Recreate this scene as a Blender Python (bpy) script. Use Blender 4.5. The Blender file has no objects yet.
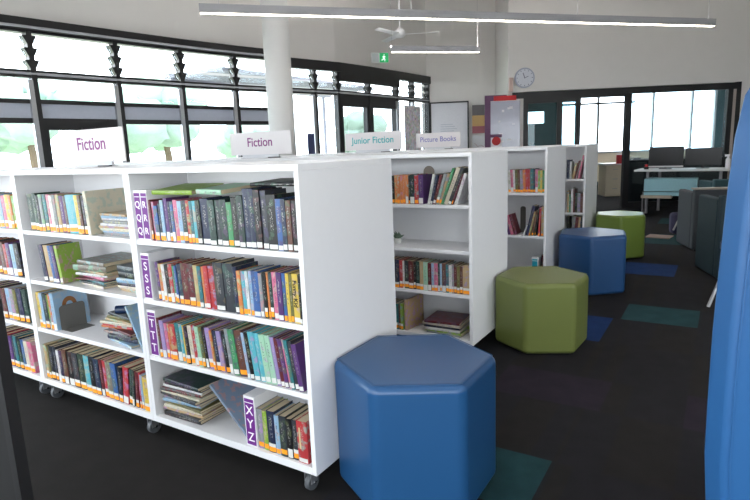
import bpy, bmesh, math, random
from mathutils import Vector, Matrix
random.seed(7)
C = bpy.context.scene.collection
PI = math.pi
R = math.radians

# ------------------------------------------------------------------ camera numbers
CAM = Vector((1.2777, -1.5492, 1.3462)); PITCH = -0.17963; ROLL = 0.038678; YAW = -0.55939; FPX = 558.54
FWD = Vector((math.sin(YAW)*math.cos(PITCH), math.cos(YAW)*math.cos(PITCH), math.sin(PITCH)))
RGT = Vector((math.cos(YAW), -math.sin(YAW), 0)); UPV = RGT.cross(FWD)

def xat(u, Y, z):
    """x of the point at depth line Y and height z whose column in the photo is u"""
    k = (u-375)/FPX; a = math.cos(ROLL)*RGT - math.sin(ROLL)*UPV - k*FWD
    return CAM.x + (-(a.y*(Y-CAM.y)) - a.z*(z-CAM.z))/a.x

# ------------------------------------------------------------------ materials
MATS = {}
def srgb(h):
    if isinstance(h, str):
        h = h.lstrip('#'); c = [int(h[i:i+2], 16)/255 for i in (0, 2, 4)]
    else: c = h
    return tuple(((x/12.92) if x <= .04045 else ((x+.055)/1.055)**2.4) for x in c) + (1,)

def mat(name, col, rough=.5, metal=0, var=.06, scale=30, bump=0, spec=.5, emit=0, coat=0):
    if name in MATS: return MATS[name]
    m = bpy.data.materials.new(name); m.use_nodes = True; nt = m.node_tree; b = nt.nodes['Principled BSDF']
    c = srgb(col)
    tc = nt.nodes.new('ShaderNodeTexCoord'); n = nt.nodes.new('ShaderNodeTexNoise')
    n.inputs['Scale'].default_value = scale; n.inputs['Detail'].default_value = 4
    nt.links.new(tc.outputs['Object'], n.inputs['Vector'])
    mx = nt.nodes.new('ShaderNodeMix'); mx.data_type = 'RGBA'
    mx.inputs['A'].default_value = tuple(x*(1-var) for x in c[:3])+(1,)
    mx.inputs['B'].default_value = tuple(min(1, x*(1+var)) for x in c[:3])+(1,)
    nt.links.new(n.outputs['Fac'], mx.inputs['Factor']); nt.links.new(mx.outputs['Result'], b.inputs['Base Color'])
    b.inputs['Roughness'].default_value = rough; b.inputs['Metallic'].default_value = metal
    b.inputs['Specular IOR Level'].default_value = spec
    b.inputs['Coat Weight'].default_value = coat
    if bump:
        bp = nt.nodes.new('ShaderNodeBump'); bp.inputs['Strength'].default_value = bump; bp.inputs['Distance'].default_value = .002
        nt.links.new(n.outputs['Fac'], bp.inputs['Height']); nt.links.new(bp.outputs['Normal'], b.inputs['Normal'])
    if emit:
        b.inputs['Emission Color'].default_value = c; b.inputs['Emission Strength'].default_value = emit
    MATS[name] = m; return m

def glass(name, tint=(.95, .98, 1), refl=.6):
    if name in MATS: return MATS[name]
    m = bpy.data.materials.new(name); m.use_nodes = True; nt = m.node_tree
    nt.nodes.remove(nt.nodes['Principled BSDF']); out = nt.nodes['Material Output']
    t = nt.nodes.new('ShaderNodeBsdfTransparent'); t.inputs[0].default_value = (*tint, 1)
    g = nt.nodes.new('ShaderNodeBsdfGlossy'); g.inputs['Roughness'].default_value = .02
    f = nt.nodes.new('ShaderNodeFresnel'); f.inputs[0].default_value = 1.45
    mm = nt.nodes.new('ShaderNodeMath'); mm.operation = 'MULTIPLY'; mm.inputs[1].default_value = refl
    nt.links.new(f.outputs[0], mm.inputs[0])
    s = nt.nodes.new('ShaderNodeMixShader'); nt.links.new(mm.outputs[0], s.inputs[0])
    nt.links.new(t.outputs[0], s.inputs[1]); nt.links.new(g.outputs[0], s.inputs[2]); nt.links.new(s.outputs[0], out.inputs[0])
    MATS[name] = m; return m

BOOKC = {'black': '#17171b', 'navy': '#1f2a4d', 'blue': '#2f62a8', 'light blue': '#8fb8d8', 'teal': '#1f7f86', 'turquoise': '#45b3c4',
 'green': '#3e9a62', 'dark green': '#1c3a33', 'pale green': '#9fd3b0', 'lime': '#8fb52a', 'red': '#c3262c', 'maroon': '#6b1c26', 'orange': '#dc7a2c',
 'yellow': '#e3c22b', 'pink': '#d8688f', 'purple': '#5a2a78', 'lavender': '#9a86bd', 'white': '#dcdcdc', 'cream': '#d9cfb4', 'grey': '#8e9396',
 'charcoal': '#353a42', 'brown': '#6b4030', 'tan': '#c2a272', 'olive': '#75702f', 'slate blue': '#7d93ad', 'taupe': '#83796c'}

def bookmat(cn):
    nm = 'book cover ' + cn
    if nm in MATS: return MATS[nm]
    m = bpy.data.materials.new(nm); m.use_nodes = True; nt = m.node_tree; b = nt.nodes['Principled BSDF']
    L = nt.links.new; N = nt.nodes.new
    c0 = srgb(BOOKC[cn]); g0 = sum(c0[:3])/3; c = tuple((x*.86+g0*.14)*.82 for x in c0[:3])+(1,); lum = sum(c[:3])/3
    tc = N('ShaderNodeTexCoord'); oi = N('ShaderNodeObjectInfo')
    add = N('ShaderNodeVectorMath'); add.operation = 'MULTIPLY_ADD'
    L(oi.outputs['Random'], add.inputs[0]); add.inputs[1].default_value = (37, 11, 23)
    L(tc.outputs['Object'], add.inputs[2])
    n = N('ShaderNodeTexNoise'); n.inputs['Scale'].default_value = 34; n.inputs['Detail'].default_value = 3; L(add.outputs[0], n.inputs['Vector'])
    art = N('ShaderNodeMix'); art.data_type = 'RGBA'; art.inputs['A'].default_value = c
    hue = N('ShaderNodeCombineColor'); hue.mode = 'HSV'; hue.inputs[1].default_value = .55 if lum < .3 else .25; hue.inputs[2].default_value = .12 if lum < .15 else .45
    L(oi.outputs['Random'], hue.inputs[0]); L(hue.outputs[0], art.inputs['B'])
    r = N('ShaderNodeMapRange'); r.inputs['From Min'].default_value = .52; r.inputs['From Max'].default_value = .60; r.inputs['To Max'].default_value = .6
    L(n.outputs['Fac'], r.inputs['Value']); L(r.outputs[0], art.inputs['Factor'])
    # printed title marks down the middle of the spine
    sep = N('ShaderNodeSeparateXYZ'); L(tc.outputs['Generated'], sep.inputs[0])
    def rng(sock, lo, hi):
        a = N('ShaderNodeMath'); a.operation = 'GREATER_THAN'; a.inputs[1].default_value = lo; L(sock, a.inputs[0])
        d = N('ShaderNodeMath'); d.operation = 'LESS_THAN'; d.inputs[1].default_value = hi; L(sock, d.inputs[0])
        q = N('ShaderNodeMath'); q.operation = 'MULTIPLY'; L(a.outputs[0], q.inputs[0]); L(d.outputs[0], q.inputs[1]); return q.outputs[0]
    def mul(a, d):
        q = N('ShaderNodeMath'); q.operation = 'MULTIPLY'; L(a, q.inputs[0]); L(d, q.inputs[1]); return q.outputs[0]
    msk = mul(mul(rng(sep.outputs['X'], .33, .67), rng(sep.outputs['Z'], .36, .86)), rng(sep.outputs['Y'], -1, .03))
    mp = N('ShaderNodeMapping'); mp.inputs['Scale'].default_value = (230, 1, 170); L(add.outputs[0], mp.inputs[0])
    n2 = N('ShaderNodeTexNoise'); n2.inputs['Scale'].default_value = 1; n2.inputs['Detail'].default_value = 1; L(mp.outputs[0], n2.inputs['Vector'])
    gt = N('ShaderNodeMath'); gt.operation = 'GREATER_THAN'; gt.inputs[1].default_value = .56; L(n2.outputs['Fac'], gt.inputs[0])
    fin = N('ShaderNodeMix'); fin.data_type = 'RGBA'; L(art.outputs['Result'], fin.inputs['A'])
    fin.inputs['B'].default_value = (.42, .41, .38, 1) if lum < .3 else (.05, .05, .08, 1)
    sf = N('ShaderNodeMath'); sf.operation = 'MULTIPLY'; sf.inputs[1].default_value = .6; L(mul(msk, gt.outputs[0]), sf.inputs[0]); L(sf.outputs[0], fin.inputs['Factor']); L(fin.outputs['Result'], b.inputs['Base Color'])
    b.inputs['Roughness'].default_value = .38
    MATS[nm] = m; return m

white_lam = mat('white laminate', '#e6e6e8', .38, var=.015)
wall_m = mat('matt white plaster', '#eae7e3', .85, var=.02, scale=6)
ceil_m = mat('ceiling paint', '#eeeaee', .9, var=.02, scale=4)
frame_m = mat('black window aluminium', '#17171a', .4, var=.1)
silver_m = mat('brushed silver metal', '#b5b6ba', .35, .8, var=.05)
chrome_m = mat('chrome', '#c8c8c8', .2, 1)
grey_pl = mat('grey castor rubber', '#55585c', .45)
black_pl = mat('black plastic', '#121214', .4)
spandrel_m = mat('grey spandrel', '#b4b9c6', .5)
win_glass = glass('window glass'); tint_glass = glass('tinted office glass', (.55, .72, .75), 1.0); clear_tint = glass('pale office glass', (.88, .97, 1), 1.0)
page_m = mat('book pages', '#c4b498', .8, var=.12, scale=300)
orange_m = mat('orange sticker', '#ff9c1c', .5); stick_w = mat('white spine sticker', '#d6d6d2', .5)
purple_lab = mat('purple label card', '#6a2080', .5); teal_lab = mat('teal label card', '#178ea3', .5)
letter_w = mat('white lettering', '#f2f0f4', .5)

lamp_e0 = mat('added fill panel', '#fff8ee', .5, emit=5.0)  # glow of the panels added in the office
# ------------------------------------------------------------------ mesh builder
class MB:
    def __init__(s): s.v = []; s.f = []; s.mi = []; s.mats = []
    def m(s, mt):
        if mt not in s.mats: s.mats.append(mt)
        return s.mats.index(mt)
    def box(s, a, b, mt, M=None):
        x0, y0, z0 = a; x1, y1, z1 = b; i = len(s.v)
        P = [Vector(p) for p in ((x0,y0,z0),(x1,y0,z0),(x1,y1,z0),(x0,y1,z0),(x0,y0,z1),(x1,y0,z1),(x1,y1,z1),(x0,y1,z1))]
        s.v += [M @ p if M else p for p in P]
        s.f += [tuple(i+k for k in q) for q in ((0,3,2,1),(4,5,6,7),(0,1,5,4),(1,2,6,5),(2,3,7,6),(3,0,4,7))]
        s.mi += [s.m(mt)]*6; return s
    def prism(s, pts, z0, z1, mt, M=None):
        n = len(pts); i = len(s.v)
        zt = z1 if isinstance(z1, (list, tuple)) else [z1]*n
        P = [Vector((p[0], p[1], z0)) for p in pts]+[Vector((p[0], p[1], zt[k])) for k, p in enumerate(pts)]
        s.v += [M @ p if M else p for p in P]
        s.f += [tuple(range(i+n-1, i-1, -1)), tuple(range(i+n, i+2*n))]+[(i+k, i+(k+1) % n, i+n+(k+1) % n, i+n+k) for k in range(n)]
        s.mi += [s.m(mt)]*(n+2); return s
    def strip(s, outer, inner, z0, z1, mt):
        n = len(outer); i = len(s.v)
        for z in (z0, z1):
            for L in (outer, inner): s.v += [Vector((p[0], p[1], z)) for p in L]
        o0, i0, o1, i1 = i, i+n, i+2*n, i+3*n
        for k in range(n-1):
            s.f += [(o0+k, o0+k+1, o1+k+1, o1+k), (i0+k+1, i0+k, i1+k, i1+k+1), (o1+k, o1+k+1, i1+k+1, i1+k), (o0+k+1, o0+k, i0+k, i0+k+1)]
        s.f += [(o0, o1, i1, i0), (o0+n-1, i0+n-1, i1+n-1, o1+n-1)]
        s.mi += [s.m(mt)]*(4*(n-1)+2); return s
    def tube(s, pts, r, mt, seg=10, cap=True):
        pts = [Vector(p) for p in pts]; rs = r if isinstance(r, (list, tuple)) else [r]*len(pts); i = len(s.v); n = len(pts)
        for k, p in enumerate(pts):
            t = (pts[min(k+1, n-1)]-pts[max(k-1, 0)]).normalized()
            a = t.cross(Vector((0, 0, 1)));
            if a.length < .01: a = t.cross(Vector((0, 1, 0)))
            a.normalize(); b = t.cross(a)
            s.v += [p+rs[k]*(math.cos(2*PI*j/seg)*a+math.sin(2*PI*j/seg)*b) for j in range(seg)]
        for k in range(n-1):
            for j in range(seg):
                s.f.append((i+k*seg+j, i+(k+1)*seg+j, i+(k+1)*seg+(j+1) % seg, i+k*seg+(j+1) % seg)); s.mi.append(s.m(mt))
        if cap:
            s.f += [tuple(i+j for j in range(seg)), tuple(i+(n-1)*seg+j for j in range(seg-1, -1, -1))]; s.mi += [s.m(mt)]*2
        return s
    def build(s, name, parent=None, bevel=0, seg=2, smooth=False, loc=None):
        me = bpy.data.meshes.new(name)
        vs = [v-Vector(loc) for v in s.v] if loc else s.v
        me.from_pydata([tuple(v) for v in vs], [], s.f)
        for mt in s.mats: me.materials.append(mt)
        me.polygons.foreach_set('material_index', s.mi)
        bm = bmesh.new(); bm.from_mesh(me); bmesh.ops.recalc_face_normals(bm, faces=bm.faces); bm.to_mesh(me); bm.free()
        if smooth: me.polygons.foreach_set('use_smooth', [True]*len(me.polygons))
        o = bpy.data.objects.new(name, me); C.objects.link(o)
        if loc: o.location = loc
        if parent: o.parent = parent
        if bevel:
            b = o.modifiers.new('bevel', 'BEVEL'); b.width = bevel; b.segments = seg; b.limit_method = 'ANGLE'; b.angle_limit = R(30)
            o.modifiers.new('wn', 'WEIGHTED_NORMAL'); me.polygons.foreach_set('use_smooth', [True]*len(me.polygons))
        return o

def empty(name, loc=(0, 0, 0), rz=0):
    o = bpy.data.objects.new(name, None); C.objects.link(o); o.location = loc; o.rotation_euler = (0, 0, rz); o.empty_display_size = .1; return o
def tag(o, label, cat, group=None):
    o['label'] = label; o['category'] = cat
    if group: o['group'] = group
    return o
def structure(o): o['kind'] = 'structure'; return o
def kids(o): return [c for c in C.objects if c.parent == o]
def copy_tree(o, parent=None):
    c = o.copy(); C.objects.link(c)
    if parent: c.parent = parent
    for ch in kids(o): copy_tree(ch, c)
    return c

def text(body, name, size, mt, parent, loc, rot, depth=.001, bold=.0, align='CENTER', sx=1):
    cu = bpy.data.curves.new(name, 'FONT'); cu.body = body; cu.size = size; cu.extrude = depth; cu.offset = bold; cu.align_x = align; cu.align_y = 'CENTER'
    t = bpy.data.objects.new(name+'_tmp', cu); C.objects.link(t)
    dg = bpy.context.evaluated_depsgraph_get(); me = bpy.data.meshes.new_from_object(t.evaluated_get(dg))
    bpy.data.objects.remove(t); bpy.data.curves.remove(cu)
    me.name = name; me.materials.clear(); me.materials.append(mt)
    o = bpy.data.objects.new(name, me); C.objects.link(o); o.parent = parent; o.location = loc; o.rotation_euler = rot; o.scale = (sx, 1, 1); return o

# ------------------------------------------------------------------ the room
CORNER = (-4.61, 10.35)
def ceilz(x, y): return 4.54+.178*(.848*(x-CORNER[0])+.53*(y-CORNER[1]))
WP = [(-6.05, -3.4), (-6.08, -2.2), (-6.08, -1.0), (-6.06, 0.15), (-5.98, 1.2), (-5.83, 2.235), (-5.70, 3.26), (-5.56, 4.2), (-5.38, 5.1), (-5.12, 6.05), (-4.97, 6.6), (-4.83, 7.1), (-4.73, 8.0), (-4.67, 9.0), (-4.64, 9.65), (-4.61, 10.35)]
OT = Vector((.89, .456, 0)).normalized(); ON = Vector((.456, -.89, 0)).normalized(); OO = Vector((-2.42, 9.5, 0))
def op(s, n=0, z=0): p = OO+OT*s+ON*n; return Vector((p.x, p.y, z))
EX = 7.75                                                   # end of office wall along OT
P_rear = -3.4; XR = 4.5

# floor: carpet planks, single ones in colour
def carpet(name, col, v=.35):
    m = mat(name, col, .95, var=v, scale=9, spec=.15)
    nt = m.node_tree; n = nt.nodes.new('ShaderNodeTexNoise'); n.inputs['Scale'].default_value = 420
    tc = [x for x in nt.nodes if x.type == 'TEX_COORD'][0]; nt.links.new(tc.outputs['Object'], n.inputs['Vector'])
    b = nt.nodes['Principled BSDF']; bp = nt.nodes.new('ShaderNodeBump'); bp.inputs['Strength'].default_value = .6; bp.inputs['Distance'].default_value = .004
    nt.links.new(n.outputs['Fac'], bp.inputs['Height']); nt.links.new(bp.outputs['Normal'], b.inputs['Normal'])
    # fibres darken and lighten the pile colour
    mx = [x for x in nt.nodes if x.type == 'MIX'][0]
    m2 = nt.nodes.new('ShaderNodeMix'); m2.data_type = 'RGBA'; m2.blend_type = 'MULTIPLY'; m2.inputs['Factor'].default_value = .6
    nt.links.new(mx.outputs['Result'], m2.inputs['A']); nt.links.new(n.outputs['Color'], m2.inputs['B']); nt.links.new(m2.outputs['Result'], b.inputs['Base Color'])
    return m
cg = carpet('charcoal carpet', '#29282b', .3); ct = carpet('teal carpet', '#27494e'); cb = carpet('blue carpet', '#1f3b6e'); cp = carpet('plum carpet', '#302a34')
cg2 = carpet('warm charcoal carpet', '#2b2928', .3)
xs = [-6.5, .02, .23, .39, .43, .63, .68, .73, .75, .82, .93, 1.19, 1.7, 2.2, 5.2]
ys = [-3.8, .30, .69, 1.25, 1.65, 2.30, 2.88, 3.34, 4.49, 5.08, 6.37, 7.2, 8.3, 9.0, 19.5]
patch = [(.23, .73, .30, .69, ct), (.68, 1.19, 2.88, 3.34, ct), (.02, .63, 2.30, 2.88, cb), (.39, .93, 4.49, 5.08, cb), (.43, .93, 6.37, 7.2, ct), (.43, .93, 8.3, 9.0, ct),
         (.23, .82, 1.25, 1.65, cp), (1.7, 2.2, 2.30, 2.88, cb), (1.19, 1.7, 1.25, 1.65, cp), (1.7, 2.2, 5.08, 6.37, cp)]
fl = MB()
for i in range(len(xs)-1):
    for j in range(len(ys)-1):
        cx, cy = (xs[i]+xs[i+1])/2, (ys[j]+ys[j+1])/2; m = cg if (i+j) % 3 else cg2
        for a, b, c_, d_, mm in patch:
            if a < cx < b and c_ < cy < d_: m = mm
        k = len(fl.v); fl.v += [Vector((xs[i], ys[j], 0)), Vector((xs[i+1], ys[j], 0)), Vector((xs[i+1], ys[j+1], 0)), Vector((xs[i], ys[j+1], 0))]
        fl.f.append((k, k+1, k+2, k+3)); fl.mi.append(fl.m(m))
structure(fl.build('floor'))

cl = MB()
def cpt(x, y): return Vector((x, y, ceilz(x, y)))
q = [(-6.6, P_rear-.3), (XR+.2, P_rear-.3), (XR+.2, 13.3), (-6.6, 13.3)]
cl.v = [cpt(*p) for p in q]+[cpt(*p)+Vector((0, 0, .2)) for p in q]
cl.f = [(3, 2, 1, 0), (4, 5, 6, 7), (0, 1, 5, 4), (1, 2, 6, 5), (2, 3, 7, 6), (3, 0, 4, 7)]; cl.mi = [cl.m(ceil_m)]*6
structure(cl.build('ceiling'))

def wallseg(mb, a, b, out, t, z0, z1, mt):
    """upright slab from a to b (xy) thickened by t towards out; z1 None = up to the ceiling"""
    a = Vector((a[0], a[1])); b = Vector((b[0], b[1])); o = Vector((out[0], out[1]))*t
    P = [a, b, b+o, a+o]
    zt = [ceilz(p.x, p.y)+.02 for p in P] if z1 is None else z1
    mb.prism([(p.x, p.y) for p in P], z0, zt, mt)

# left wall: plaster above the curved window strip
w = MB()
for i in range(len(WP)-1):
    wallseg(w, WP[i], WP[i+1], (-1, -.1), .2, 2.86, None, wall_m)
structure(w.build('wall_left'))
tr = MB()
for i in range(len(WP)-1):
    a, b = WP[i], WP[i+1]; top = 3.0 if b[1] < 6.2 else 2.9; bot = 2.875 if b[1] < 6.2 else 2.74
    if a[1] >= 7.05 and b[1] <= 9.05: bot = 2.58
    wallseg(tr, a, b, (1, .1), .10, bot, top, frame_m)
structure(tr.build('trim_1'))
silv = MB(); rail_m = mat('pale grey rail', '#b9babe', .4)
for i in range(len(WP)-1):
    a, b = WP[i], WP[i+1]
    if b[1] < 6.2: silv.tube([(a[0]+.115, a[1], 2.893), (b[0]+.115, b[1], 2.893)], .016, rail_m, 8)
    silv.tube([(a[0]+.05, a[1], 2.375), (b[0]+.05, b[1], 2.375)], .016, rail_m, 8)
structure(silv.build('trim_2'))

def winbay(n, a, b, kind):
    A = Vector((a[0], a[1], 0)); B = Vector((b[0], b[1], 0)); d = (B-A); Ln = d.length; d.normalize()
    e = structure(empty('window_%d' % n if kind != 'door' else 'door_%d' % n, A, math.atan2(d.y, d.x)))
    # local x along the wall, local +y outdoors
    f = MB(); zt = 2.875
    def bar(x0, x1, z0, z1, y0=-.05, y1=.05, m=frame_m): f.box((x0, y0, z0), (x1, y1, z1), m)
    hw = .03
    f.box((-hw, -.06, 0), (hw, .06, zt), frame_m); f.box((Ln-hw, -.06, 0), (Ln+.02, .06, zt), frame_m)
    bar(hw, Ln-hw, 2.33, 2.42, -.04)
    bar(hw, Ln-hw, 2.84, zt)
    if kind == 'strip':
        bar(hw, Ln-hw, 2.03, 2.08); bar(hw, Ln-hw, 1.80, 1.86); bar(hw, Ln-hw, 0, .12)
    elif kind == 'awning':
        bar(hw, Ln-hw, 2.03, 2.08); bar(hw, Ln-hw, 1.72, 1.86); bar(hw, Ln-hw, 1.20, 1.27); bar(hw, hw+.05, 1.2, 1.8); bar(hw, Ln-hw, 0, .12); bar(.5*Ln-.05, .5*Ln+.05, 1.66, 1.75, -.09)
    elif kind == 'full': bar(hw, Ln-hw, 0, .12)
    elif kind == 'door':
        bar(hw, Ln-hw, 2.14, 2.33); bar(hw, hw+.07, 0, 2.2); bar(Ln-hw-.07, Ln-hw, 0, 2.2); bar(hw, Ln-hw, 0, .18)
    f.build('frame', e)
    if kind != 'door': MB().box((-hw-.055, -.075, 0), (-hw, -.02, 2.3), silver_m).build('mullion_trim', e)
    # louvres
    nb = 3; h = (2.84-2.42)/nb
    for k in range(nb):
        zc = 2.42+h*(k+.5); M = Matrix.Translation((0, .0, zc)) @ Matrix.Rotation(R(-38), 4, 'X')
        MB().box((hw+.03, -.003, -h*.5), (Ln-hw-.03, .003, h*.5), win_glass, M).build('louvre_blade', e)
    br = MB()
    for k in range(nb):
        zc = 2.42+h*(k+.45)
        for x0 in (hw, Ln-hw-.05):
            s = 1 if x0 == hw else -1; xb = hw if s > 0 else Ln-hw
            i = len(br.v); br.v += [Vector(p) for p in ((xb, -.06, zc-.05), (xb, -.06, zc+.05), (xb+s*.045, -.06, zc+.045), (xb, .05, zc-.05), (xb, .05, zc+.05), (xb+s*.045, .05, zc+.045))]
            br.f += [tuple(i+q_ for q_ in t) for t in ((0, 1, 2), (5, 4, 3), (0, 3, 4, 1), (1, 4, 5, 2), (2, 5, 3, 0))]; br.mi += [br.m(black_pl)]*5
    br.build('louvre_bracket', e)
    if kind in ('strip', 'awning'):
        MB().box((hw, -.003, 2.08), (Ln-hw, .003, 2.33), win_glass).build('transom_glass', e)
        MB().box((hw, -.02, 1.86), (Ln-hw, .02, 2.03), spandrel_m).build('spandrel_panel', e)
        MB().box((hw, -.003, .12), (Ln-hw, .003, 1.80), win_glass).build('glass_pane', e)
    else: MB().box((hw, -.003, .12), (Ln-hw, .003, 2.3), win_glass).build('glass_pane', e)
    if kind == 'door':
        MB().tube([(Ln*.5 if False else (Ln-.14 if n == 1 else .14), -.07, .95), ((Ln-.14 if n == 1 else .14), -.07, 1.25)], .012, silver_m, 8).build('door_handle', e)
nw = 0; nd = 0
for i in range(len(WP)-1):
    a, b = WP[i], WP[i+1]
    if a[1] >= 7.05 and b[1] <= 9.05: nd += 1; winbay(nd, a, b, 'door')
    else:
        nw += 1; winbay(nw, a, b, 'awning' if abs(a[1]-2.235) < .01 else ('full' if a[1] > 6 else 'strip'))

# back wall (recess), return and office wall
w = MB(); e1 = op(0, -1.9); e0 = CORNER
wallseg(w, (e0[0]-.1, e0[1]-.058), (e1.x+.3, e1.y+.15), (-ON.x, -ON.y), .2, 0, None, wall_m)
structure(w.build('wall_back'))
w = MB(); a = op(0, 0); b = op(0, -2.0)
w.prism([(p.x, p.y) for p in (op(0, -.12), op(0, -2.0), op(.15, -2.0), op(.15, -.12))], 0, [ceilz(p.x, p.y)+.02 for p in (op(0, -.12), op(0, -2.0), op(.15, -2.0), op(.15, -.12))], wall_m)
structure(w.build('wall_return'))
w = MB()
def oseg(mb, s0, s1, z0, z1, mt, n0=0, n1=-.12):
    P = [op(s0, n0), op(s1, n0), op(s1, n1), op(s0, n1)]
    mb.prism([(p.x, p.y) for p in P], z0, [ceilz(p.x, p.y)+.02 for p in P] if z1 is None else z1, mt)
oseg(w, 0, EX, 2.33, None, wall_m); oseg(w, 0, .30, 0, 2.33, wall_m); oseg(w, 4.36, EX, 0, 2.33, wall_m)
structure(w.build('wall_office'))
f = MB()
for s0, s1, z0, z1 in ((.08, 4.30, 2.2, 2.32), (.30, .39, 0, 2.2), (1.32, 1.40, 0, 2.2), (2.25, 2.36, 0, 2.2), (4.13, 4.22, 0, 2.2), (.39, 1.32, 2.1, 2.2), (.39, 1.32, 0, .1), (.95, 1.05, .1, 2.1), (2.36, 4.13, 0, .1), (4.28, 4.36, 0, 2.33), (1.32, 2.36, 2.16, 2.21)):
    oseg(f, s0, s1, z0, z1, frame_m, .02, -.10)
of = structure(f.build('trim_3'))
f = MB(); oseg(f, 2.36, 4.13, .1, .92, black_pl, -.045, -.07); oseg(f, 2.36, 4.13, .92, .95, rail_m, -.03, -.08); structure(f.build('trim_5'))
f = MB(); oseg(f, 4.22, 4.28, 0, 2.2, mat('pale door edge', '#b9ada6', .5), .01, -.1); structure(f.build('trim_4'))
ow = structure(empty('window_30', op(.39)))
g = MB(); oseg(g, .39, .95, .1, 2.1, tint_glass, -.03, -.04); oseg(g, 1.05, 1.32, .1, 2.1, tint_glass, -.03, -.04); o = g.build('glass_pane'); structure(o); o.name = 'window_31'
g = MB(); oseg(g, 2.36, 4.13, .1, 2.2, clear_tint, -.03, -.04); o = g.build('window_32'); structure(o)
bpy.data.objects.remove(ow)

# office beyond the glazing: floor is the same carpet, walls, far windows
off_w = mat('office wall paint', '#c9ccc8', .8, var=.02); off_dark = mat('dark teal office wall', '#3a5a60', .7); cream_m = mat('cream laminate', '#e2d4bd', .5)
F = -6.0
w = MB()
oseg(w, .15, 1.5, 0, 2.9, off_dark, F, F-.15); oseg(w, 2.0, 2.45, 0, 2.9, off_dark, F, F-.15); oseg(w, 1.5, 2.0, 0, 1.9, off_dark, F, F-.15); oseg(w, 1.5, 2.0, 2.25, 2.9, off_dark, F, F-.15); oseg(w, 6.9, 9.5, 0, 2.9, off_dark, F, F-.15); oseg(w, 2.45, 6.9, 0, .95, cream_m, F, F-.15); oseg(w, 2.45, 6.9, 2.75, 2.9, off_w, F, F-.15)  # small hole in the dark wall imitates window reflections on the glass
structure(w.build('wall_office_back'))
w = MB(); oseg(w, .15, 9.5, 2.9, 3.0, ceil_m, -.13, F-.15); structure(w.build('ceiling_office'))
w = MB(); oseg(w, .152, .25, 0, 2.9, off_w, -.13, F-.15); oseg(w, 9.5, 9.6, 0, 2.9, off_w, -.13, F-.15); structure(w.build('wall_office_sides'))
f = MB()
for s in (2.45, 3.53, 5.1, 6.2, 6.85): oseg(f, s, s+.05, .95, 2.75, frame_m if s < 4 else rail_m, F+.02, F-.1)
oseg(f, 2.45, 4.6, 2.38, 2.43, frame_m, F+.02, F-.1); oseg(f, 2.45, 6.9, .95, 1.0, silver_m, F+.05, F-.1)
structure(f.build('window_33'))
g = MB(); oseg(g, 2.45, 6.9, 1.0, 2.75, win_glass, F-.04, F-.05); structure(g.build('window_34'))
for s_ in (3.0, 5.4):  # panels added to brighten the office interior
    pl = tag(empty('office_fill_panel', op(s_, -3.2, 2.893), math.atan2(OT.y, OT.x)), 'added fill light panel in the office ceiling, %s' % ('nearer the doorway' if s_ < 4 else 'nearer the dark end wall'), 'light')
    MB().box((-.6, -.6, -.012), (.6, .6, 0), lamp_e0).build('diffuser', pl); MB().box((-.62, -.62, -.012), (-.6, .62, 0), silver_m).box((.6, -.62, -.012), (.62, .62, 0), silver_m).build('frame', pl)
b_ = MB(); oseg(b_, 2.45, 6.9, 0, .1, off_dark, F+.02, F); structure(b_.build('baseboard_office'))

# right and rear walls (behind the camera) with unseen window openings sized for fill daylight
w = MB()
def vwall(mb, x, y0, y1, z0, z1, mt):
    P = [(x, y0), (x+.15, y0), (x+.15, y1), (x, y1)]; mb.prism(P, z0, [ceilz(*p)+.02 for p in P] if z1 is None else z1, mt)
vwall(w, XR, P_rear, 13.1, 2.2, None, wall_m); vwall(w, XR, P_rear, 13.1, 0, .8, wall_m); vwall(w, XR, 1.6, 13.1, .8, 2.2, wall_m); vwall(w, XR, P_rear, -1.6, .8, 2.2, wall_m)
structure(w.build('wall_right'))
f = MB()
for y in (-1.6, -.03, 1.54): f.box((XR+.03, y, .8), (XR+.1, y+.06, 2.2), frame_m)
structure(f.build('window_35'))
w = MB(); y = P_rear
def hwall(x0, x1, z0, z1):
    P = [(x0, y-.15), (x1, y-.15), (x1, y), (x0, y)]; w.prism(P, z0, [ceilz(*p)+.02 for p in P] if z1 is None else z1, wall_m)
hwall(-6.3, XR+.1, 2.25, None); hwall(-6.3, XR+.1, 0, .5); hwall(-6.3, -5.8, .5, 2.25); hwall(4.2, XR+.1, .5, 2.25)
structure(w.build('wall_rear'))
f = MB()
for x in (-5.8, -4.14, -2.48, -.8, .86, 2.52, 4.14): f.box((x, y-.1, .5), (x+.06, y-.03, 2.25), frame_m)
structure(f.build('window_36'))

# column
col = MB().tube([(-3.86, 4.40, 0), (-3.86, 4.40, ceilz(-3.86, 4.40)+.05)], .175, mat('column paint', '#dcdcda', .6, var=.01), 40).build('column', smooth=True)
tag(col, 'tall round white column rising behind the third row of bookcases', 'column')

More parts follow.
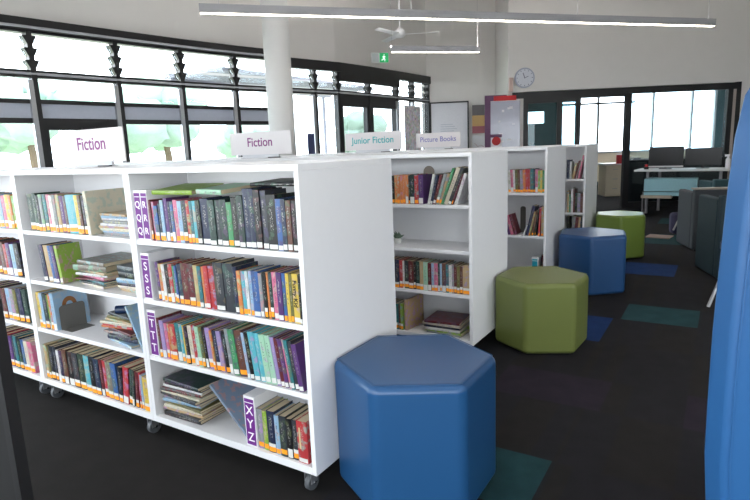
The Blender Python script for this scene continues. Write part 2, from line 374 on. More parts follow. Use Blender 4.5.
# ------------------------------------------------------------------ outdoors
gm = mat('pale paving', '#cfcbc2', .9); grass_m = mat('lawn', '#c0cba6', .95, var=.2, scale=3)
g = MB(); g.box((-40, -30, -.25), (40, 60, -.15), gm); structure(g.build('ground'))
g = MB(); g.box((-30, -10, -.14), (-13, 40, -.1), grass_m); structure(g.build('lawn'))
leaf = mat('tree leaves', '#8ea596', .8, var=.4, scale=2); trunk_m = mat('tree bark', '#6d5c4c', .9)
def tree(x, y, h, r, label):
    t = tag(empty('tree', (x, y, -.12)), label, 'tree', 'trees outside the curved windows')
    MB().tube([(0, 0, 0), (.1, .05, h*.3), (0, 0, h*.6)], [.16, .12, .06], trunk_m, 8).build('trunk', t)
    bm = bmesh.new(); rnd = random.Random(int(x*10+y*100))
    for k in range(14):
        a = rnd.random()*6.28; rr = r*rnd.uniform(.1, .75); s = r*rnd.uniform(.3, .5)
        M = Matrix.Translation((rr*math.cos(a), rr*math.sin(a), h*.62+rnd.uniform(-.35, .4)*r)) @ Matrix.Diagonal((s, s, s*.8, 1))
        v = bmesh.ops.create_icosphere(bm, subdivisions=3, radius=1, matrix=M)['verts']
        for q_ in v: q_.co += Vector((rnd.uniform(-1, 1), rnd.uniform(-1, 1), rnd.uniform(-1, 1)))*.12*s
    me = bpy.data.meshes.new('crown'); bm.to_mesh(me); bm.free(); me.materials.append(leaf); me.polygons.foreach_set('use_smooth', [True]*len(me.polygons)); o = bpy.data.objects.new('crown', me); C.objects.link(o); o.parent = t
tree(-14.5, 6.5, 4.3, 1.7, 'leafy tree outside, seen through the leftmost windows')
tree(-14.5, 10.8, 4.6, 1.9, 'broad tree outside, just behind the left end Fiction sign')
tree(-15.0, 15.3, 3.6, 1.4, 'smaller tree outside, between the two Fiction signs')
tree(-12.5, 19.5, 3.4, 1.3, 'tree outside just left of the round column')
aw = MB(); aw.box((-9.4, 7.0, 2.95), (-9.2, 13.0, 3.15), mat('awning fascia', '#8d8e99', .6)); aw.box((-9.2, 7.0, 3.05), (-7.6, 13.0, 3.12), MATS['awning fascia'])
for y_ in (7.3, 12.7): aw.tube([(-9.3, y_, -.15), (-9.3, y_, 2.96)], .05, MATS['awning fascia'], 10)
tag(aw.build('awning'), 'grey covered walkway roof outside the curved windows', 'awning')

# ------------------------------------------------------------------ bookcases
H = 1.303; T = .025; H0 = .0935; DP = .66; UW = .989
def bookcase(X1, Y0, shelves, label, group, castors=True, nm='bookcase', skip=False):
    """double-sided bookcase whose right side is at X1 and front at Y0"""
    t = tag(empty(nm, (X1-UW/2, Y0+DP/2, 0)), label, 'bookcase', group)
    x0, x1, y0, y1 = -UW/2+.0006, UW/2-.0006, -DP/2, DP/2; ps = .021
    MB().box((x0, y0, H-T), (x1, y1, H), white_lam).build('top', t, .0015)
    for a in (x0, x1-ps): MB().box((a, y0, H0), (a+ps, y1, H-T), white_lam).build('side_panel', t, .001)
    MB().box((x0+ps, -.008, H0), (x1-ps, .008, H-T), white_lam).build('back_panel', t)
    MB().box((x0+ps, y0, H0), (x1-ps, y1, H0+.031), white_lam).build('base_board', t, .001)
    for z in shelves:
        for a, b in ((y0+.004, -.008), (.008, y1-.004)):
            MB().box((x0+ps, a, z-.022), (x1-ps, b, z), white_lam).build('shelf', t, .001)
    if castors:
        for a in (x0+.06, x1-.06):
            for b in (y0+.034, y1-.04):
                if skip and a < 0 and b < 0: continue
                c = MB(); c.box((a-.028, b-.028, H0-.005), (a+.028, b+.028, H0-.0003), silver_m)
                for s in (-1, 1):
                    c.prism([(a+s*.016-.0015, b-.018), (a+s*.016+.0015, b-.018), (a+s*.016+.0015, b+.022), (a+s*.016-.0015, b+.022)], .035, H0-.005, silver_m)
                c.tube([(a-.02, b+.006, .035), (a+.02, b+.006, .035)], .006, chrome_m, 8)
                co = c.build('castor', t)
                wh = MB().tube([(a-.012, b+.006, .035), (a+.012, b+.006, .035)], .0345, grey_pl, 20).build('wheel', co, .003)
    return t
SZ = (.981, .7045, .4288); BZ = H0+.031
GA = 'white wheeled bookcases in the front row'
bookcase(0, 0, SZ, 'nearest white wheeled bookcase, its plain end panel beside the large blue ottoman', GA, skip=True)
bookcase(-UW, 0, SZ, 'middle white bookcase of front row, with magazine stacks and grey bookend', GA)
bookcase(-2*UW, 0, SZ, 'leftmost white bookcase of front row, cut by the photo edge', GA)
CZ = (.915, .533); DZ = (.93, .556)
YB, YC, YD = 1.612, 3.302, 4.89
for nm, Y, sh, w1 in (('second', YB, (.985, .70, .42), 'an empty shelf and stacked picture books low'), ('third', YC, CZ, 'slanting books on its middle shelf'), ('fourth', YD, DZ, 'its end nearest the far green ottoman')):
    g_ = 'white bookcases in the %s row' % nm
    for k in range(4):
        lab = ('white bookcase at aisle end of %s row, %s' % (nm, w1)) if k == 0 else ('white bookcase in %s row, %s from the aisle' % (nm, ('', 'second', 'third', 'fourth')[k]))
        bookcase(-UW*k, Y, sh, lab, g_)

# ------------------------------------------------------------------ books
ORD = ['zeroth', 'first', 'second', 'third', 'fourth', 'fifth', 'sixth', 'seventh', 'eighth', 'ninth', 'tenth', 'eleventh', 'twelfth', 'thirteenth', 'fourteenth', 'fifteenth', 'sixteenth', 'seventeenth', 'eighteenth', 'nineteenth', 'twentieth'] + ['twenty-'+s for s in ('first', 'second', 'third', 'fourth', 'fifth', 'sixth', 'seventh', 'eighth', 'ninth')] + ['thirtieth'] + ['thirty-'+s for s in ('first', 'second', 'third', 'fourth', 'fifth', 'sixth')]
def profile(w, d, b, t, off=0.0):
    n = 6; o = [(0, d)]+[(w*k/n, -b*math.sin(PI*k/n)-off) for k in range(n+1)]+[(w, d)]
    i = [(t, d)]+[(t+(w-2*t)*k/n, t-b*math.sin(PI*k/n)) for k in range(n+1)]+[(w-t, d)]
    return o, i
def make_book(w, h, d, cn, st='b', xoff=0.0):
    """upright book, spine at -y; mesh spans x 0..w (shifted by xoff), returns cover object with its parts"""
    t = min(.0015, w*.2); b = min(.0022, w*.12)
    mb = MB(); o, i = profile(w, d, b, t); o = [(x+xoff, y) for x, y in o]; i = [(x+xoff, y) for x, y in i]
    mb.strip(o, i, 0, h, bookmat(cn)); cover = mb.build('book')
    MB().box((xoff+t*1.02, t*1.2, .003), (xoff+w-t*1.02, d-.003, h-.003), page_m).build('pages', cover)
    def stick(z0, z1, m, nm):
        n = 6; e = .0005
        o = [(xoff+w*(.06+.88*k/n), -b*math.sin(PI*(.06+.88*k/n))-e) for k in range(n+1)]; i = [(x, y+e*.9) for x, y in o]
        MB().strip(o, i, z0, z1, m).build(nm, cover)
    if h > .1:
        j = random.uniform(0, .008); q = random.random()
        if st in 'bo' and q < .82: stick(.003+j, .023+j, orange_m, 'orange_sticker')
        if st == 'b' or (st == 'o' and q >= .82): stick(.0235+j if q < .82 else .004, .038+j*1.3, stick_w, 'call_number_sticker')
        if st == 'w': stick(.003+j*.5, .020+j, stick_w, 'call_number_sticker')
    return cover
NB = [0]
def row(spec, end, Y, z, lean=(0, 0), st='b', d=.13, h=.187, where='', group='', Yf=.012, jit=.006, lastd=0):
    """spec: list of (bottom pixel column of the left edge, colour[, height[, sticker[, lean]]])"""
    rnd = random.Random(len(spec)*7+int(z*100)); n = len(spec)
    X = [xat(s[0], Y+Yf, z+.01) for s in spec]+[xat(end, Y+Yf, z+.01)]
    j = math.floor(-(X[0]+X[-1])/2/UW); lo, hi = -(j+1)*UW+.0232, -j*UW-.0232
    l0 = spec[0][4] if len(spec[0]) > 4 else lean[0]
    A_, B_ = max(X[0], lo+(h*1.05*math.sin(R(l0)) if l0 > 0 else 0)), min(X[-1], hi); X = [A_+(x-X[0])*(B_-A_)/(X[-1]-X[0]) for x in X]
    LN = [s[4] if len(s) > 4 else lean[0]+(lean[1]-lean[0])*k/max(1, n-1) for k, s in enumerate(spec)]
    for k in range(n):
        hk = spec[k][2] if len(spec[k]) > 2 and spec[k][2] else h
        if LN[k] < 0: LN[k] = -min(-LN[k], math.degrees(math.asin(max(0, min(1, (hi-X[k+1])/hk)))))
    for k in range(n-2, -1, -1):
        if LN[k] < 0 and LN[k+1] <= 0: LN[k] = max(LN[k], LN[k+1]-8)
    for k, s in enumerate(spec):
        ln = s[4] if len(s) > 4 else lean[0]+(lean[1]-lean[0])*k/max(1, n-1)
        hh = (s[2] if len(s) > 2 and s[2] else h+rnd.uniform(-jit, jit)); ss = s[3] if len(s) > 3 and s[3] else st
        xa, xb = X[k], X[k+1]
        ln = LN[k]; nl = LN[k+1] if k+1 < n else ln
        if ln > 0 and k and ln > LN[k-1] >= 0: xa += hh*math.sin(R(ln-LN[k-1]))
        if ln < 0 and nl > ln: xb -= hh*math.sin(R(min(-ln, nl-ln)))
        w_ = max(.004, (xb-xa-.0009)*math.cos(R(ln))); dd = d+rnd.uniform(-.012, .012)
        if k == n-1 and lastd: dd = lastd
        c = make_book(w_, hh, dd, s[1], ss, 0 if ln >= 0 else -w_)
        c.location = (xa if ln >= 0 else xb, Y+Yf+rnd.uniform(0, .006), z+.0004); c.rotation_euler = (0, -R(ln), 0)
        nb_ = spec[k+1][1] if k+1 < n else spec[k-1][1]
        th = 'thin ' if w_ < .016 else ('thick ' if w_ > .035 else '')
        tag(c, '%s%s book beside %s one, %s from left, %s' % (th, s[1], nb_, ORD[k+1], where), 'book', group)
def stack(spec, x, Y, z, wid, dep, where, group, seed=1, rzs=6, st='n', jx=.012):
    """books lying flat, bottom first: (colour, thickness)"""
    rnd = random.Random(seed); zz = z+.0004; n = len(spec)
    for k, (cn, th) in enumerate(spec):
        hh = wid*rnd.uniform(.9, 1.0); dd = dep*rnd.uniform(.9, 1.0)
        c = make_book(th, hh, dd, cn, 'n')
        M = Matrix.Translation((x+rnd.uniform(-jx, jx), Y+rnd.uniform(0, .02), zz+th)) @ Matrix.Rotation(R(rnd.uniform(-rzs, rzs)), 4, 'Z') @ Matrix.Translation((-hh/2, 0, 0)) @ Matrix.Rotation(R(90), 4, 'Y')
        c.matrix_world = M
        pos = 'topmost' if k == n-1 else ('bottommost' if k == 0 else ORD[n-k]+' from top')
        tag(c, '%s book lying flat, %s, in %s' % (cn, pos, where), 'book', group)
        zz += th+.0006
    return zz

W1 = 'nearest bookcase'
row([(151.6, 'red', .18), (152.8, 'maroon', .18), (154.3, 'pink', .172, 'o'), (156.6, 'blue', .155), (160.5, 'navy', .165), (163.6, 'light blue', .18), (166.6, 'purple', .188), (170.2, 'navy', .175), (173, 'blue', .175),
     (176, 'pink', .182, 'o'), (180, 'light blue', .178), (184, 'dark green', .18), (188.5, 'red', .182), (191.8, 'teal', .18), (195, 'turquoise', .18, 'o'), (198.6, 'black', .182, 'w'), (203, 'navy', .19, 'w'), (211, 'dark green', .185, 'w'), (217.5, 'charcoal', .185, 'w'),
     (222.5, 'dark green', .188, 'w'), (229, 'green', .178, 'o'), (234, 'black', .196, 'w'), (240, 'dark green', .205, 'w'), (246, 'navy', .232, 'w'), (252, 'navy', .232, 'w'), (257, 'black', .228, 'w'), (263, 'charcoal', .225, 'w'), (268.8, 'black', .21, 'w'), (278, 'blue', .195, 'w'), (283.5, 'navy', .195, 'w'), (288, 'brown', .19, 'w'), (293, 'black', .19, 'w')],
    298.3, 0, SZ[0], (2, 1), where='top shelf, '+W1, group='books on top shelf of nearest bookcase')
row([(158.5, 'purple', .178), (161.5, 'orange', .17), (164.8, 'white', .17), (167.8, 'black', .17), (171.6, 'red', .175), (175.4, 'green', .168), (177.6, 'blue', .17), (180, 'navy', .18), (184.2, 'maroon', .187, 'o'), (190.5, 'maroon', .187), (196.6, 'tan', .183, 'o'), (200.6, 'teal', .18, 'w'), (204.2, 'orange', .18, 'w'), (206.8, 'red', .185, 'w'),
     (211, 'red', .186, 'n'), (217, 'charcoal', .205, 'w'), (226, 'charcoal', .205, 'n'), (236, 'navy', .195, 'w'), (240, 'orange', .18, 'o'), (243.8, 'turquoise', .18, 'o'), (248, 'white', .183, 'o'), (251, 'light blue', .183, 'o'), (254.6, 'blue', .186, 'w'), (261.5, 'grey', .18, 'w'), (265, 'black', .185, 'b'), (268.4, 'orange', .186, 'o'), (270.6, 'dark green', .186, 'b'),
     (274.2, 'pink', .19, 'w'), (279, 'purple', .192, 'w'), (284.2, 'blue', .19, 'o'), (287.6, 'yellow', .19, 'o'), (290.8, 'olive', .19, 'o'), (294, 'yellow', .192, 'w'), (300.4, 'black', .192, 'w')],
    302.8, 0, SZ[1], (3, 1), where='second shelf, '+W1, group='books on second shelf of nearest bookcase')
row([(160.5, 'maroon', .19), (163.5, 'lavender', .18), (167.5, 'pink', .17), (170.5, 'orange', .17), (172.8, 'red', .172), (178.5, 'teal', .18), (183, 'turquoise', .18), (186, 'yellow', .175), (188, 'black', .175), (191.5, 'cream', .18), (195.5, 'red', .185), (199, 'pale green', .182), (203, 'olive', .182), (206.2, 'black', .185), (209.2, 'lavender', .185),
     (214.4, 'orange', .178), (216.8, 'navy', .18), (221.6, 'lavender', .182, 'o'), (226, 'black', .185, 'o'), (230.5, 'grey', .2), (234, 'green', .2, 'w'), (239.8, 'brown', .2, 'o'), (247.6, 'light blue', .195, 'w'), (250.6, 'black', .198, 'w'), (255, 'turquoise', .207, 'w'), (261, 'turquoise', .205, 'w'), (266, 'pale green', .204, 'w'), (271.6, 'pale green', .204, 'w'), (277, 'lavender', .2, 'w'),
     (281, 'maroon', .2, 'w'), (285, 'purple', .2, 'w'), (289, 'pink', .2, 'w'), (291.4, 'teal', .2, 'w'), (295.2, 'charcoal', .198, 'w'), (299.5, 'purple', .19, 'w')],
    304.5, 0, SZ[2], (3, 9.5), where='third shelf, '+W1, group='books on third shelf of nearest bookcase')
row([(258.4, 'grey', .178, 'o'), (264, 'lime', .175, 'o'), (268.8, 'navy', .182), (276.5, 'light blue', .172, 'o'), (281, 'charcoal', .176, 'o'), (288, 'black', .172, 'o'), (293.5, 'charcoal', .172, 'b'), (299, 'red', .178, 'w')],
    309, 0, BZ, (1, 1), where='bottom shelf, '+W1, group='books on bottom shelf of nearest bookcase')
xs_ = (xat(152, 0, .2)+xat(203, 0, .2))/2
stack([('black', .022), ('charcoal', .012), ('tan', .012), ('cream', .015), ('olive', .012), ('light blue', .014), ('grey', .012), ('charcoal', .016), ('cream', .01), ('maroon', .014), ('white', .012), ('black', .012), ('dark green', .016)],
      xs_-.005, .02, BZ, .265, .27, 'stack on bottom shelf, '+W1, 'books stacked flat on bottom shelf of nearest bookcase', 3, 7)
# flat books on top of the upright ones, top shelf
def flat(cn, th, x, y, z, wid, dep, rz, tilt, label):
    c = make_book(th, wid, dep, cn, 'n')
    c.matrix_world = Matrix.Translation((x, y, z+th)) @ Matrix.Rotation(R(rz), 4, 'Z') @ Matrix.Rotation(R(tilt), 4, 'X') @ Matrix.Translation((-wid/2, 0, 0)) @ Matrix.Rotation(R(90), 4, 'Y')
    tag(c, label, 'book'); return c
flat('lime', .018, -.735, .035, .981+.203, .24, .20, 4, 5, 'yellow-green comic book lying on top of the row, top shelf, nearest bookcase')
flat('pale green', .02, -.50, .03, .981+.207, .17, .19, -7, 4, 'pale green book lying across the row, middle of top shelf, nearest bookcase')
flat('black', .014, -.185, .09, .981+.236, .26, .2, 4, 2, 'black book lying high on the row, right end of top shelf, nearest bookcase')
# leaning slate-blue picture book
def leaner(cn, w, h, d, x, Y, z, ln, label, rz=0):
    """book leaning with its top to the left, front cover to the right"""
    c = make_book(w, h, d, cn, 'n', 0)
    c.matrix_world = Matrix.Translation((x, Y, z)) @ Matrix.Rotation(R(rz), 4, 'Z') @ Matrix.Rotation(-R(ln), 4, 'Y'); tag(c, label, 'book'); return c
leaner('slate blue', .012, .29, .25, -.42, .05, BZ+.001, 47, 'large slate-blue picture book slanting against the stack, bottom shelf, nearest bookcase')

# letter blocks
def block(letters, x0, x1, z, h, where, mt=purple_lab, Y=0.0, tall=True):
    nm = ' '.join(letters)
    t = tag(empty('letter_block', ((x0+x1)/2, Y+.012, z+.0004)), 'white shelf divider with purple label %s, %s' % (nm, where) if mt is purple_lab else 'white shelf divider with teal label, %s' % where, 'divider')
    w_ = (x1-x0)-.001
    MB().box((-w_/2, 0, 0), (w_/2, .14, h), white_lam).build('block_body', t)
    MB().box((-w_*.42, -.0012, .006), (w_*.42, 0, h-.012), mt).build('label_card', t)
    n = len(letters); hz = (h-.045)/n
    MB().box((-w_*.42, -.0016, h-.03), (w_*.42, -.0011, h-.027), letter_w).build('label_line', t)
    for k, ch in enumerate(letters):
        text(ch, 'letter', min(w_*.95, hz*.95), letter_w, t, (0, -.0013, h-.035-hz*(k+.5)), (PI/2, 0, 0), .0004, .0004)
block(['Q', 'Q', 'Q'], -.965, -.919, SZ[0], .222, 'left end of top shelf'); block(['R', 'R', 'R'], -.918, -.873, SZ[0], .222, 'left end of top shelf')
block(['S', 'S', 'S'], -.966, -.906, SZ[1], .215, 'left end of second shelf'); block(['T', 'T', 'T'], -.966, -.906, SZ[2], .222, 'left end of third shelf')
block(['X', 'Y', 'Z'], -.382, -.320, BZ, .225, 'beside slate-blue book')

# Funny Kid lettering on the yellow book
for o in list(C.objects):
    if o.name.startswith('book') and o.get('label', '').startswith(('yellow book beside black one, thirty', 'thick yellow book beside black one, thirty')):
        text('Funny Kid', 'spine_title', .026, mat('black print', '#101010', .5), o, (.014, -.0035, .115), (PI/2, PI/2, 0), .0003, .0006)
    if o.get('label', '').startswith(('red book beside charcoal one, eighth', 'thick red book beside charcoal one, eighth')):
        MB().box((.012, -.0035, .06), (.02, -.0018, .15), mat('gold print', '#c9b58a', .4)).build('spine_title', o)

W2 = 'middle front bookcase'
row([(31, 'dark green', .195), (36.5, 'dark green', .2), (40, 'black', .19), (43, 'grey', .195), (46.3, 'teal', .195), (49.8, 'pink', .195), (53.4, 'white', .19), (56.6, 'grey', .195), (59, 'tan', .195), (62.6, 'purple', .19), (66.5, 'brown', .19), (69.5, 'turquoise', .195), (78.5, 'yellow', .195), (82, 'brown', .195), (85, 'black', .195), (88.5, 'cream', .215)],
    91.5, 0, SZ[0], (2, 3), lastd=.21, where='top shelf, '+W2, group='books on top shelf of middle front bookcase')
X2 = lambda u, z: xat(u, .02, z)
stack([('grey', .012), ('light blue', .01), ('cream', .014), ('tan', .01), ('white', .012), ('grey', .012), ('white', .010), ('light blue', .012), ('tan', .01)], X2(114, .98)-.01, .03, SZ[0], .225, .25, 'stack on top shelf, '+W2, 'books stacked flat on top shelf of middle front bookcase', 5, 5)
row([(44.5, 'navy', .2), (48.6, 'tan', .2), (53, 'blue', .2), (56.6, 'purple', .2), (60, 'lime', .205)], 63, 0, SZ[1], (7, 8), st='w', where='second shelf, '+W2, group='books on second shelf of middle front bookcase')
zt = stack([('cream', .012), ('black', .010), ('teal', .010), ('maroon', .008), ('pink', .014), ('white', .013), ('tan', .012), ('taupe', .03), ('taupe', .02)], X2(88, .72), .035, SZ[1], .26, .25, 'left stack on second shelf, '+W2, 'books stacked flat on second shelf of middle front bookcase', 8, 9)
stack([('tan', .016), ('cream', .013), ('black', .014), ('light blue', .022), ('black', .03), ('charcoal', .03)], X2(122, .72), .04, SZ[1], .15, .22, 'right stack, second shelf, '+W2, 'books stacked flat on second shelf of middle front bookcase, right', 9, 5, jx=.003)
row([(39.5, 'yellow', .2), (43.5, 'light blue', .2), (46.4, 'dark green', .2), (50.5, 'lime', .195), (51.5, 'orange', .2), (54, 'light blue', .21)], 57.5, 0, SZ[2], (3, 3), lastd=.19, where='third shelf, '+W2, group='books on third shelf of middle front bookcase')
M = Matrix(((1, 0, 0, 0), (0, 0, 1, 0), (0, 1, 0, 0), (0, 0, 0, 1)))
pb = [o for o in C.objects if o.get('label', '').startswith(('light blue book beside orange', 'thin light blue book beside orange', 'thick light blue book beside orange')) and 'third shelf, middle front' in o['label']][0]
pb['label'] = 'light blue picture book with brown animal cover, behind grey bookend, third shelf'
wv = max(v[0] for v in pb.bound_box)
arch = [(.085+.042*r_*math.cos(PI*k/12), .125+.05*r_*math.sin(PI*k/12)) for r_, rg in ((1, range(0, 13)), (.5, range(12, -1, -1))) for k in rg]
am = MB(); am.prism(arch, 0, .0008, mat('brown cover print', '#8a5a2e', .6), Matrix(((0, 0, 1, wv), (1, 0, 0, 0), (0, 1, 0, 0), (0, 0, 0, 1)))); am.build('cover_picture', pb)
def bookend(x, y, z, w_, h_, label, mt, rz=0, rnd_=False):
    t = tag(empty('bookend', (x, y, z), rz), label, 'bookend')
    n = 10; pts = [(-w_/2, 0)]+[(w_/2, 0)]
    rr = w_/2 if rnd_ else .02
    for cx_, a0 in ((w_/2-rr, 0), (-w_/2+rr, 90)):
        pts += [(cx_+rr*math.cos(R(a0+90*k/n)), h_-rr+rr*math.sin(R(a0+90*k/n))) for k in range(n+1)]
    MB().prism(pts, 0, .0015, mt, M).build('plate', t)
    MB().box((-w_/2+.005, .0015, 0), (w_/2-.005, .09, .0015), mt).build('foot', t)
    return t
be_m = mat('grey painted steel', '#5d5c58', .6)
bookend(xat(57.5, .012, SZ[2])+.006, .105, SZ[2]+.0006, .145, .135, 'dark grey metal bookend standing on the third shelf, '+W2, be_m, -PI/2)
stack([('light blue', .012), ('navy', .022), ('charcoal', .016), ('grey', .01), ('maroon', .01), ('orange', .01), ('red', .012), ('cream', .014), ('tan', .01), ('olive', .014), ('charcoal', .012)], X2(120, .45)-.03, .035, SZ[2], .25, .25, 'stack on third shelf, '+W2, 'books stacked flat on third shelf of middle front bookcase', 12, 10, jx=.016)
leaner('light blue', .012, .235, .20, xat(146, .02, .45)-.021, .015, SZ[2]+.001, 26, 'light blue book slanting against the stack, right end of third shelf, '+W2)
MB_ = MB().tube([(-.02, 0, 0), (.05, .05, 0)], .021, mat('navy plastic', '#1c3050', .35), 16)
o = MB_.build('drink_bottle', loc=None); o.location = (-1.235, .045, SZ[2]+.176); tag(o, 'small round navy bottle on top of the stack, third shelf, '+W2, 'bottle')
MB().tube([(.05, .05, 0), (.062, .058, 0)], .014, black_pl, 12).build('cap', o)
row([(42, 'tan', .2), (45, 'olive', .195), (47.2, 'black', .2), (51.5, 'charcoal', .2), (54.4, 'white', .185), (57.4, 'navy', .19), (61, 'brown', .2), (65.5, 'black', .195), (71, 'charcoal', .198), (77, 'dark green', .2), (83.5, 'turquoise', .2), (89, 'black', .205), (94.5, 'navy', .2), (99.6, 'maroon', .2), (103, 'red', .2), (106.6, 'taupe', .2), (112, 'blue', .2, 'b', 2), (117.6, 'black', .19, 'b', -3), (122, 'red', .2, 'b', -7), (127.5, 'dark green', .195, 'b', -8), (131.4, 'charcoal', .195, 'b', -8), (135, 'maroon', .19, 'b', -5), (139.2, 'red', .19, 'b', -3), (142.2, 'light blue', .18, 'b', 0), (144.6, 'yellow', .175, 'b', 0)],
    150.5, 0, BZ, (1, 2), d=.17, where='bottom shelf, '+W2, group='books on bottom shelf of middle front bookcase')
W3 = 'leftmost front bookcase'
row([(-20, 'teal', .19), (-14, 'orange', .19), (-9, 'grey', .19), (-4, 'white', .185), (1, 'light blue', .19), (5, 'pink', .185), (8.5, 'yellow', .19), (12, 'orange', .19), (15, 'lime', .185)], 18.6, 0, SZ[0], (3, 4), where='top shelf, '+W3, group='books on top shelf of leftmost front bookcase')
row([(-16, 'navy', .19), (-11, 'red', .19), (-6, 'charcoal', .19), (-2, 'maroon', .185), (3, 'brown', .19), (7, 'red', .18), (10, 'purple', .19), (14, 'light blue', .185), (18, 'black', .19)], 23, 0, SZ[1], (3, 5), where='second shelf, '+W3, group='books on second shelf of leftmost front bookcase')
row([(-10, 'black', .19), (-5, 'purple', .19), (0, 'charcoal', .19), (5, 'maroon', .185), (9, 'light blue', .19), (13, 'grey', .19), (17, 'olive', .19), (20.5, 'navy', .2), (25.5, 'dark green', .2)], 30, 0, SZ[2], (3, 5), where='third shelf, '+W3, group='books on third shelf of leftmost front bookcase')
row([(-6, 'navy', .19), (-1, 'brown', .19), (4, 'maroon', .2), (8, 'red', .195), (11.5, 'purple', .19), (15, 'navy', .2), (18, 'teal', .2), (21, 'black', .195), (24.5, 'blue', .19), (28, 'cream', .19), (31.6, 'pink', .19)], 36, 0, BZ, (3, 4), d=.17, where='bottom shelf, '+W3, group='books on bottom shelf of leftmost front bookcase')

# second row
WB = 'second row bookcase'
row([(388, 'green', .18), (391, 'black', .18), (394.6, 'orange', .185), (397.4, 'orange', .185), (400.2, 'orange', .183), (403, 'orange', .185), (405.8, 'orange', .185), (408.6, 'black', .185), (410, 'dark green', .188), (414.6, 'red', .188), (418.6, 'purple', .185, 'o')], 423.2, YB, .985, (0, 0), st='o', where='top shelf, '+WB, group='upright books on top shelf of second row bookcase')
row([(427, 'white', .19, 'w', -12), (429.6, 'navy', .19, 'w', -14), (432, 'maroon', .19, 'w', -16), (434.8, 'grey', .2, 'b', -18), (437.8, 'tan', .2, 'o', -19), (440.4, 'green', .235, 'n', -20), (443, 'cream', .24, 'n', -22), (447, 'charcoal', .24, 'w', -22), (450.6, 'maroon', .2, 'o', -22), (453.2, 'white', .2, 'w', -20)], 456.5, YB, .985, st='w', where='top shelf right, '+WB, group='slanting books on top shelf of second row bookcase')
be2 = mat('taupe steel', '#847a70', .6)
bookend(xat(428, YB+.16, 1.05), YB+.18, .9856, .08, .235, 'round-topped taupe bookend behind books, top shelf, '+WB, be2, 0, True)
row([(389, 'navy', .19), (395, 'navy', .19), (399.6, 'red', .19), (402.8, 'white', .185), (404.6, 'charcoal', .19), (409, 'maroon', .19), (414, 'black', .185), (416, 'dark green', .19), (420, 'tan', .19), (423.6, 'pale green', .19), (428, 'maroon', .185), (431.6, 'light blue', .185), (434.4, 'pink', .185), (438, 'dark green', .19), (440, 'light blue', .185), (442, 'brown', .19), (446, 'teal', .185), (449, 'white', .18), (452, 'grey', .185), (453.8, 'maroon', .185), (456.8, 'olive', .18), (459.8, 'brown', .18), (462.8, 'tan', .185)], 470, YB, .42, (0, 0), st='b', where='third shelf, '+WB, group='books on third shelf of second row bookcase')
row([(388, 'black', .18), (394.5, 'teal', .18), (399, 'maroon', .18), (400.6, 'lime', .185)], 403.5, YB, BZ, (0, 1), where='bottom shelf, '+WB, group='upright books on bottom shelf of second row bookcase')
c = make_book(.018, .21, .2, 'tan', 'n'); c.location = (xat(405, YB+.02, .13), YB+.02, BZ+.0005); c.rotation_euler = (0, -R(1), -R(8)); tag(c, 'tall tan board book beside the picture book stack, bottom shelf, '+WB, 'book')
stack([('grey', .012), ('lime', .014), ('white', .012), ('navy', .018), ('cream', .016), ('maroon', .014)], xat(440, YB, .15), YB+.03, BZ, .27, .24, 'stack on bottom shelf, '+WB, 'picture books stacked flat on bottom shelf of second row bookcase', 21, 7)
# plant
pt = tag(empty('potted_plant', (xat(397, YB+.12, .72), YB+.13, .7005)), 'small grey-green plant on the otherwise empty shelf of second row bookcase', 'plant')
MB().tube([(0, 0, 0), (0, 0, .035)], [.022, .03], mat('white pot', '#cfcfcb', .5), 16).build('pot', pt)
lf = MB(); rnd = random.Random(4); lm = mat('grey green leaf', '#5c6f5e', .7, var=.2)
for k in range(26):
    a = rnd.random()*6.28; e_ = rnd.uniform(.3, 1.4); L_ = rnd.uniform(.035, .06); d_ = Vector((math.cos(a)*math.cos(e_), math.sin(a)*math.cos(e_), math.sin(e_)))
    p0 = Vector((0, 0, .034)); lf.tube([p0, p0+d_*L_*.5, p0+d_*L_+Vector((0, 0, -.005))], [.003, .008, .0015], lm, 6)
lf.build('leaves', pt)
# third row
WC = 'third row bookcase'
row([(508.3, 'white', .2), (511, 'pink', .2), (513.6, 'white', .2), (515.6, 'olive', .2), (518, 'brown', .2), (520.6, 'grey', .2), (523.4, 'orange', .2), (526, 'red', .205), (528.4, 'red', .2), (530.6, 'teal', .205), (534, 'navy', .205), (536, 'pink', .2), (538.6, 'lime', .19), (541, 'yellow', .19), (543, 'green', .19)], 545.5, YC, CZ[0], (3, 0), st='o', h=.2, where='top shelf, '+WC, group='books on top shelf of third row bookcase')
row([(508, 'purple', .16, 'n', 14), (510.6, 'pink', .18, 'n', 15), (513.6, 'maroon', .19, 'n', 17)], 517, YC, CZ[1], where='middle shelf left, '+WC, group='left leaning books on middle shelf of third row bookcase')
row([(522.4, 'white', .1, 'n', -18), (525, 'navy', .27, 'n', -13), (528, 'tan', .22, 'o', -13), (531, 'brown', .23, 'o', -10), (534, 'black', .26, 'o', -8), (537.6, 'red', .25, 'o', -3), (540.6, 'tan', .26, 'o', -1)], 543.4, YC, CZ[1], where='middle shelf right, '+WC, group='right leaning books on middle shelf of third row bookcase')
bookend(xat(523, YC+.2, .6), YC+.2, CZ[1]+.0006, .05, .24, 'narrow dark bookend at the back of middle shelf, '+WC, mat('dark taupe steel', '#4c4844', .6))
block(['Z'], xat(531, YC, .2), xat(537.5, YC, .2), BZ, .215, 'bottom shelf of third row bookcase', teal_lab, YC)
row([(539, 'dark green', .22, 'n', -4), (541.5, 'maroon', .24, 'n', -5)], 544, YC, BZ, where='bottom shelf, '+WC, group='books on bottom shelf of third row bookcase')
